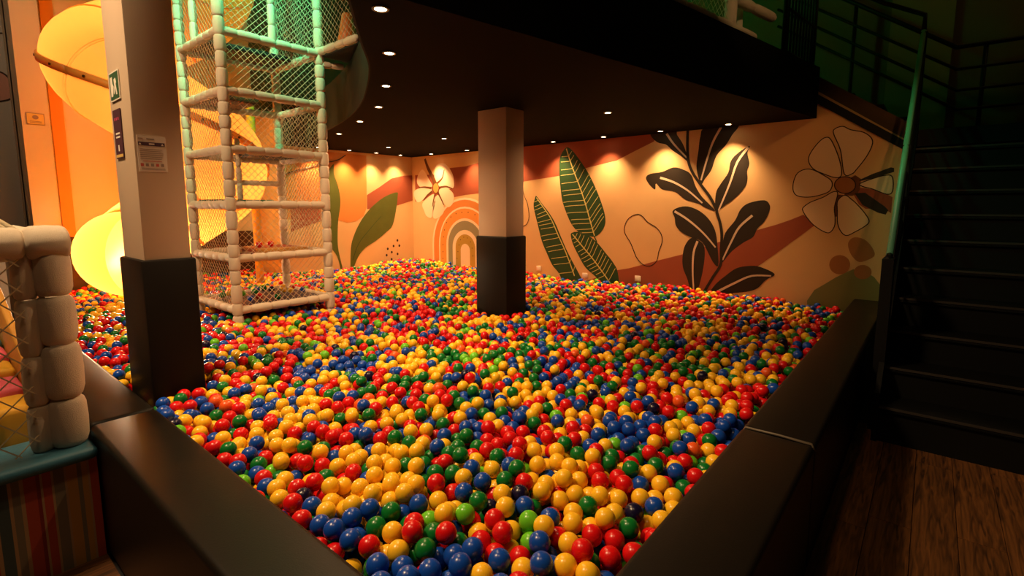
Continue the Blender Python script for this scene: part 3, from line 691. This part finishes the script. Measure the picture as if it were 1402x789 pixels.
net('net_panel', (-1.3, BY0+0.05, BZ+0.06), (1.58, 0, 0), (0, 0, 0.86), 0.105, sp, 0.006)
net('roof_net', (-1.3, BY0+0.12, 1.455), (1.60, 0, 0), (0, 0.8, 0.05), 0.05, sp, 0.008)
cols = ['soft_yellow', 'soft_pink', 'soft_yellow', 'soft_pink', 'soft_blue', 'soft_yellow', 'soft_pink']
for k, cname in enumerate(cols):
    y0 = BY0+0.285+0.25*k
    MB().box((-1.0, y0, BZ), (0.30, y0+0.248, 0.675+0.032*k)).build('soft_step', cname, sp, True, 0.03, 3)
MB().prism([(0.305, 3.00, BZ), (0.305, 4.78, BZ), (0.305, 4.78, 1.16), (0.305, 4.60, 1.16), (0.305, 3.00, 0.72)], (0.035, 0, 0)).build('side_bolster', 'soft_orange', sp, True, 0.012, 2)
MB().box((-0.4, 4.80, BZ), (0.28, 4.92, 0.95)).build('green_back_pad', 'soft_green', sp, True, 0.02)
for k in range(4): MB().box((0.16+0.075*k, 4.885 if k > 1 else 4.925, BZ-0.02), (0.20+0.075*k, 4.905 if k > 1 else 4.938, 1.35)).build('white_slat', 'white_plastic', sp)

# ------------------------------------------------------------------ staircase
sx0, st, sr, sz0, SY1, SY0 = 4.02, 0.258, 0.207, 0.245, 0.205, -1.5
ss = thing('staircase', (5.3, -0.5, 0), 'black metal staircase with railings rising beside the mural wall', 'staircase')
for n in range(10):
    x = sx0+n*st; z = sz0+n*sr
    tr = MB().box((x-0.02, SY0, z-0.035), (x+st+0.01, SY1-0.03, z)).build('tread', 'tread_black', ss, True, 0.004, 1)
    MB().box((x-0.026, SY0, z-0.012), (x-0.018, SY1-0.03, z+0.003)).build('nosing', 'nosing', tr)
    zb = 0.0 if n == 0 else z-sr
    MB().box((x+0.004, SY0, zb), (x+0.014, SY1-0.03, z-0.036)).build('riser', 'black_metal', ss)
LZ = sz0+10*sr; LX = sx0+10*st
MB().box((LX, SY0, LZ-0.16), (7.70, SY1+0.0, LZ)).build('landing', 'black_metal', ss)
MB().prism([(sx0-0.02, SY1-0.03, 0), (sx0-0.02, SY1-0.03, 0.33), (LX, SY1-0.03, LZ+0.12), (LX, SY1-0.03, LZ-0.25), (sx0+0.35, SY1-0.03, 0)], (0, 0.03, 0)).build('stringer', 'black_metal', ss)
for k in range(5): # second flight up to the mezzanine
    y = 0.21+k*0.27; z = LZ+0.15*(k+1)
    MB().box((6.66, y, z-0.04), (7.68, y+0.28, z)).build('tread', 'tread_black', ss)
def sz(y): return LZ+0.04+(y-0.2)*0.70
MB().prism([(6.60, 0.20, sz(0.2)-0.22), (6.60, 0.20, sz(0.2)+0.0), (6.60, 1.50, sz(1.5)), (6.60, 1.50, sz(1.5)-0.20)], (0.05, 0, 0)).build('stringer', 'brown_stringer', ss)
MB().prism([(6.52, 0.18, sz(0.2)-0.30), (6.52, 0.18, sz(0.2)-0.21), (6.52, 1.30, sz(1.3)-0.19), (6.52, 1.30, sz(1.3)-0.29)], (0.13, 0, 0)).build('stringer', 'black_metal', ss)
# handrail of the first flight
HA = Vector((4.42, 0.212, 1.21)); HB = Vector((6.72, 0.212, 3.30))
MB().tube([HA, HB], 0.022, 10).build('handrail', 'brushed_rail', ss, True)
MB().tube([HA-Vector((0.15, 0, 0.02)), HA], 0.022, 8).build('handrail_end', 'black_metal', ss, True)
for k in (1, 2, 3):
    MB().tube([HA-Vector((0, 0.015, 0.2*k)), HB-Vector((0, 0.015, 0.2*k))], 0.012, 6).build('rail_bar', 'black_metal', ss, True)
for x, b in ((4.30, 0.0), (5.35, 1.15), (6.70, LZ)):
    zt = HA.z+(x-HA.x)*(HB.z-HA.z)/(HB.x-HA.x)
    MB().box((x-0.03, 0.18, b), (x+0.03, 0.235, zt)).build('newel', 'black_metal', ss)
MB().box((4.2, 0.175, 0.0), (4.42, 0.24, 1.20)).build('newel_panel', 'black_metal', ss)
MB().tube([HB, HB+Vector((0.02, 0, 0.16)), (6.70, 0.55, HB.z+0.34), (6.70, 1.5, HB.z+1.0)], 0.022, 8).build('handrail', 'black_metal', ss, True)
# wall-side bars: sloping along the second flight, then level along the landing
for k, (pb, pl) in enumerate((((1310, 65), (1160, 0)), ((1310, 95), (1160, 30)), ((1310, 124), (1160, 56)), ((1310, 150), (1160, 80)))):
    c, l = onx(*pb, 7.55), onx(*pl, 7.55); d = (l-c)
    far = c+d*1.75
    MB().tube([far, c, (7.55, -1.5, c.z)], 0.024 if k == 0 else 0.016, 8).build('rail_bar', 'black_metal', ss, True)
for y in (-0.3, 0.9): MB().tube([(7.56, y, LZ), (7.56, y, 3.3+max(0, y)*0.72)], 0.02, 8).build('rail_post', 'black_metal', ss, True)

# ------------------------------------------------------------------ things on the mezzanine edge
def fasc(x): return 1.07+(XW-x)*0.98/5.23      # y of the mezzanine's front edge at x
ug = thing('upper_play_frame', (4.6, fasc(4.6)+0.2, ZM), 'cream foam tubes and netting of the play frame on the mezzanine edge', 'climbing frame')
foam_tube('post', (4.72, fasc(4.72)+0.06, ZM), (4.72, fasc(4.72)+0.06, 4.3), 0.05, ug, 0.3)
foam_tube('rail', (3.0, fasc(3.0)+0.05, ZM+0.035), (5.15, fasc(5.15)+0.05, ZM+0.035), 0.032, ug, 0.35)
foam_tube('rail', (4.72, fasc(4.72)+0.07, ZM+0.28), (5.50, fasc(5.50)+0.05, ZM+0.28), 0.045, ug, 0.5)
foam_tube('rail', (4.72, fasc(4.72)+0.07, ZM+0.58), (5.52, fasc(5.52)+0.05, ZM+0.58), 0.045, ug, 0.5)
foam_tube('post', (5.10, fasc(5.10)+0.18, ZM), (5.10, fasc(5.10)+0.18, 4.3), 0.04, ug, 0.3)
net('net_panel', (3.0, fasc(3.0)+0.06, ZM+0.07), (1.7, fasc(4.7)-fasc(3.0), 0), (0, 0, 1.0), 0.07, ug, 0.005)
gate = thing('bar_railing', (6.0, 1.3, ZM), 'black railing of upright bars at the head of the stairs', 'railing')
A, B_ = Vector((5.75, fasc(5.75)+0.05, ZM)), Vector((6.62, 1.16, ZM))
for k in range(11): p = A.lerp(B_, k/10); MB().tube([p, p+Vector((0, 0, 1.1))], 0.012 if k not in (0, 10) else 0.022, 6).build('bar', 'black_metal', gate, True)
for z in (0.04, 0.45, 0.9, 1.1): MB().tube([A+Vector((0, 0, z)), B_+Vector((0, 0, z))], 0.014, 6).build('cross_rail', 'black_metal', gate, True)

# ------------------------------------------------------------------ small things on the walls
for px, lab in (((873.5, 382), 'small white socket plate on the terracotta band under the line blob'), ((801, 378), 'small white socket plate low on the mural wall under the striped leaf'), ((738, 368), 'small white socket plate low on the mural wall beside the column')):
    c = onx(*px, XW)
    t = thing('wall_socket', (XW, c.y, c.z), lab, 'socket')
    MB().box((XW-0.012, c.y-0.045, c.z-0.035), (XW-0.001, c.y+0.045, c.z+0.045)).build('plate', 'outlet_white', t, True, 0.004, 2)
    MB().box((XW-0.014, c.y-0.018, c.z-0.012), (XW-0.012, c.y+0.018, c.z+0.022)).build('insert', 'print_white', t)
cab = [ony(*p, YW-0.02) for p in [(384, 241), (400, 235)]+Zoom(440, 190, 4.15)([(25,135),(60,130),(100,118),(137,93)])]
tag(MB().tube(cab, 0.008, 6).build('cable', 'cap_black', None, True), 'thin black cable hanging across the orange part of the short wall', 'cable')

# ------------------------------------------------------------------ the balls
R = 0.035; D = 2*R
PX0, PX1, PY0, PY1 = 0.715+R+0.004, XW-R-0.016, 0.590+R+0.004, 9.02-R
def surf(x, y):
    h = 0.462+0.018*math.sin(1.7*x+0.6)*math.cos(1.3*y)+0.012*math.sin(3.1*x-2.2*y)+0.010*math.sin(5.3*y+1.1*x)
    if x > 5.4 and y > 6.9: h += 0.03
    if TX0-0.12 < x < TX1+0.12 and TY0-0.12 < y < TY1+0.12: h = min(h, 0.447)
    return h
BLK = [(0.85-0.022, 3.40-0.022, 1.085+0.022, 3.80+0.022), (3.86-0.022, 3.28-0.022, 4.14+0.022, 3.66+0.022), (0.6, 8.55, 1.38, 9.5)]
pe_ = [hel(ph0+(4.2-ph0)*k/50) for k in range(51)]
def blocked(x, y, z):
    if x < PX0 or x > PX1 or y < PY0 or y > PY1: return True
    if y > YW-R-0.016 and x > 3.93-R: return True
    for a, b, c, d in BLK:
        if a-R < x < c+R and b-R < y < d+R: return True
    if TX0-0.12 < x < TX1+0.12 and TY0-0.12 < y < TY1+0.12:
        if z > 0.474: return True
        for px in (TX0, TX1):
            for py in (TY0, TY1):
                if (x-px)**2+(y-py)**2 < (0.058+R)**2: return True
    if y > 6.2 and x < 3.5:
        if (x-3.20)**2+(y-7.35)**2 < 0.095**2 or (x-SC.x)**2+(y-SC.y)**2 < 0.10**2: return True
        for c in pe_:
            if (x-c.x)**2+(y-c.y)**2+(z-c.z)**2 < (TR+0.045+R)**2: return True
    return False
grid = {}
balls = []
def rest(x, y, base):
    z = base; i, j = int(x/D), int(y/D)
    for a in (i-1, i, i+1):
        for b in (j-1, j, j+1):
            for (bx, by, bz) in grid.get((a, b), ()):
                d2 = (bx-x)**2+(by-y)**2
                if d2 < D*D:
                    q = bz+math.sqrt(D*D-d2)
                    if q > z: z = q
    return z
DIRS = [(math.cos(2*PI*k/6), math.sin(2*PI*k/6)) for k in range(6)]
rnd = random.Random(11)
def deposit(x0, x1, y0, y1, tries, off, tol):
    for _ in range(tries):
        x, y = rnd.uniform(x0, x1), rnd.uniform(y0, y1)
        s = surf(x, y); base = s-off
        z = rest(x, y, base)
        if z > s+0.045: continue
        step = 0.018
        for _k in range(3):                      # roll downhill
            bz = z; bx = by = None; a0 = rnd.random()*6.28
            ca, sa = math.cos(a0)*step, math.sin(a0)*step
            for dx, dy in DIRS:
                xx, yy = x+dx*ca-dy*sa, y+dx*sa+dy*ca
                zz = rest(xx, yy, base)
                if zz < bz-1e-5: bz, bx, by = zz, xx, yy
            if bx is None: step *= 0.5; continue
            x, y, z = bx, by, bz
        if z > s+tol: continue
        if blocked(x, y, z): continue
        grid.setdefault((int(x/D), int(y/D)), []).append((x, y, z)); balls.append((x, y, z))
deposit(PX0, PX1, PY0, YW, 30000, 0.105, 0.014)
deposit(PX0, 3.9, YW, PY1, 1500, 0.105, 0.014)
deposit(PX0, 3.4, PY0, 3.2, 5000, 0.105, 0.022)
# a few strays on the tower's floor mat and on the tower platform
for x, y in ((2.2, 5.3), (2.32, 5.38), (2.44, 5.22), (2.62, 5.75), (2.7, 5.62), (2.78, 5.8), (2.5, 5.85), (2.35, 5.9), (2.2, 5.82), (2.1, 5.75), (2.83, 5.45), (2.82, 5.66), (2.60, 5.9), (2.42, 5.72), (2.28, 5.68), (2.72, 5.5)):
    balls.append((x, y, LV[0]+0.022+R))
balls.append((2.60, 5.66, LV[1]+0.047+R)); balls.append((2.46, 5.63, LV[1]+0.047+R))
B = np.array(balls)
names = list(BALL_COL); pr = np.array([0.285, 0.325, 0.17, 0.145, 0.035, 0.022, 0.018])
ci = rng.choice(len(names), len(B), p=pr/pr.sum())
# loose clusters of one colour
for _ in range(260):
    c = B[rng.integers(len(B))]; k = rng.choice(4, p=[0.3, 0.3, 0.25, 0.15])
    d = np.hypot(B[:, 0]-c[0], B[:, 1]-c[1]); sel = (d < rng.uniform(0.08, 0.2)) & (rng.random(len(B)) < 0.6); ci[sel] = k
# the 300 balls that show largest: a coarse depth raster of the nearer ones
fwn, rtn, upn, cn = np.array(fw), np.array(rt), np.array(up), np.array(CAM)
q = B-cn; dep = q @ fwn; sx = CX+FPX*(q @ rtn)/dep; sy = CY-FPX*(q @ upn)/dep; sr_ = FPX*R/dep
order = np.argsort(dep); H_, W_ = 789, 1402
buf = np.zeros((H_, W_), bool); vis = np.zeros(len(B))
for i in order[:3500]:
    if dep[i] < 0.3: continue
    r = sr_[i]; x0, x1, y0, y1 = int(sx[i]-r), int(sx[i]+r)+1, int(sy[i]-r), int(sy[i]+r)+1
    x0, y0, x1, y1 = max(x0, 0), max(y0, 0), min(x1, W_), min(y1, H_)
    if x0 >= x1 or y0 >= y1: continue
    yy, xx = np.mgrid[y0:y1, x0:x1]; m_ = (xx-sx[i])**2+(yy-sy[i])**2 < r*r
    sub = buf[y0:y1, x0:x1]; vis[i] = (m_ & ~sub).sum(); sub |= m_
single = set(np.argsort(-vis)[:300].tolist())
def ico(sub):
    bm = bmesh.new(); bmesh.ops.create_icosphere(bm, subdivisions=sub, radius=R)
    v = np.array([x.co for x in bm.verts]); bm.faces.ensure_lookup_table(); bm.verts.index_update()
    f = np.array([[x.index for x in p.verts] for p in bm.faces]); bm.free(); return v, f
def uvball(m):
    bm = bmesh.new(); bmesh.ops.create_icosphere(bm, subdivisions=4, radius=R); me = bpy.data.meshes.new('plastic_ball'); bm.to_mesh(me); bm.free()
    me.polygons.foreach_set('use_smooth', [True]*len(me.polygons)); me.materials.append(MATS[m]); return me
bm_ = {k: uvball('ball_'+k) for k in names}
WORD = {'red': 'bright red', 'yellow': 'warm yellow', 'blue': 'royal blue', 'green': 'dark green', 'lime': 'lime green', 'orange': 'orange', 'navy': 'blackish navy'}
for i in sorted(single):
    k = names[ci[i]]; o = bpy.data.objects.new('plastic_ball', bm_[k]); COL.objects.link(o); o.location = B[i]
    o.rotation_euler = (random.random()*6, random.random()*6, 0)
    tag(o, f'{WORD[k]} plastic ball in the corner of the pit between the two black padded walls', 'ball', f'{WORD[k]} balls in the pit corner')
rest_idx = np.array([i for i in range(len(B)) if i not in single])
V, Fc, Cc, nb = [], [], [], 0
for lod, sel in ((3, dep[rest_idx] < 3.0), (2, dep[rest_idx] >= 3.0)):
    v, f = ico(lod); idx = rest_idx[sel]
    # random turn per ball keeps facets from lining up
    for i in idx:
        V.append(v+B[i]); Fc.append(f+nb); nb += len(v); Cc.append(np.tile(np.array([*BALL_COL[names[ci[i]]], 1.0])*1.0, (len(v), 1)))
V = np.concatenate(V); Fc = np.concatenate(Fc); Cc = np.concatenate(Cc)
me = bpy.data.meshes.new('pit_balls'); me.vertices.add(len(V)); me.vertices.foreach_set('co', V.ravel().astype(np.float32))
me.loops.add(len(Fc)*3); me.loops.foreach_set('vertex_index', Fc.ravel().astype(np.int32))
me.polygons.add(len(Fc)); me.polygons.foreach_set('loop_start', np.arange(0, len(Fc)*3, 3, dtype=np.int32))
me.update(calc_edges=True); me.polygons.foreach_set('use_smooth', np.ones(len(Fc), bool))
at = me.attributes.new('ball_colour', 'FLOAT_COLOR', 'POINT'); at.data.foreach_set('color', Cc.ravel().astype(np.float32))
me.materials.append(MATS['ball_mixed'])
o = bpy.data.objects.new('pit_balls', me); COL.objects.link(o)
tag(o, 'mass of red, yellow, blue and green plastic balls filling the pit', 'balls', None, 'stuff')
# floor under the balls
struct(MB().box((0.72, 0.60, -0.02), (XW, 9.06, 0.25)).build('floor_pit', 'black_mat'))
print('balls', len(B), 'tris', len(Fc))
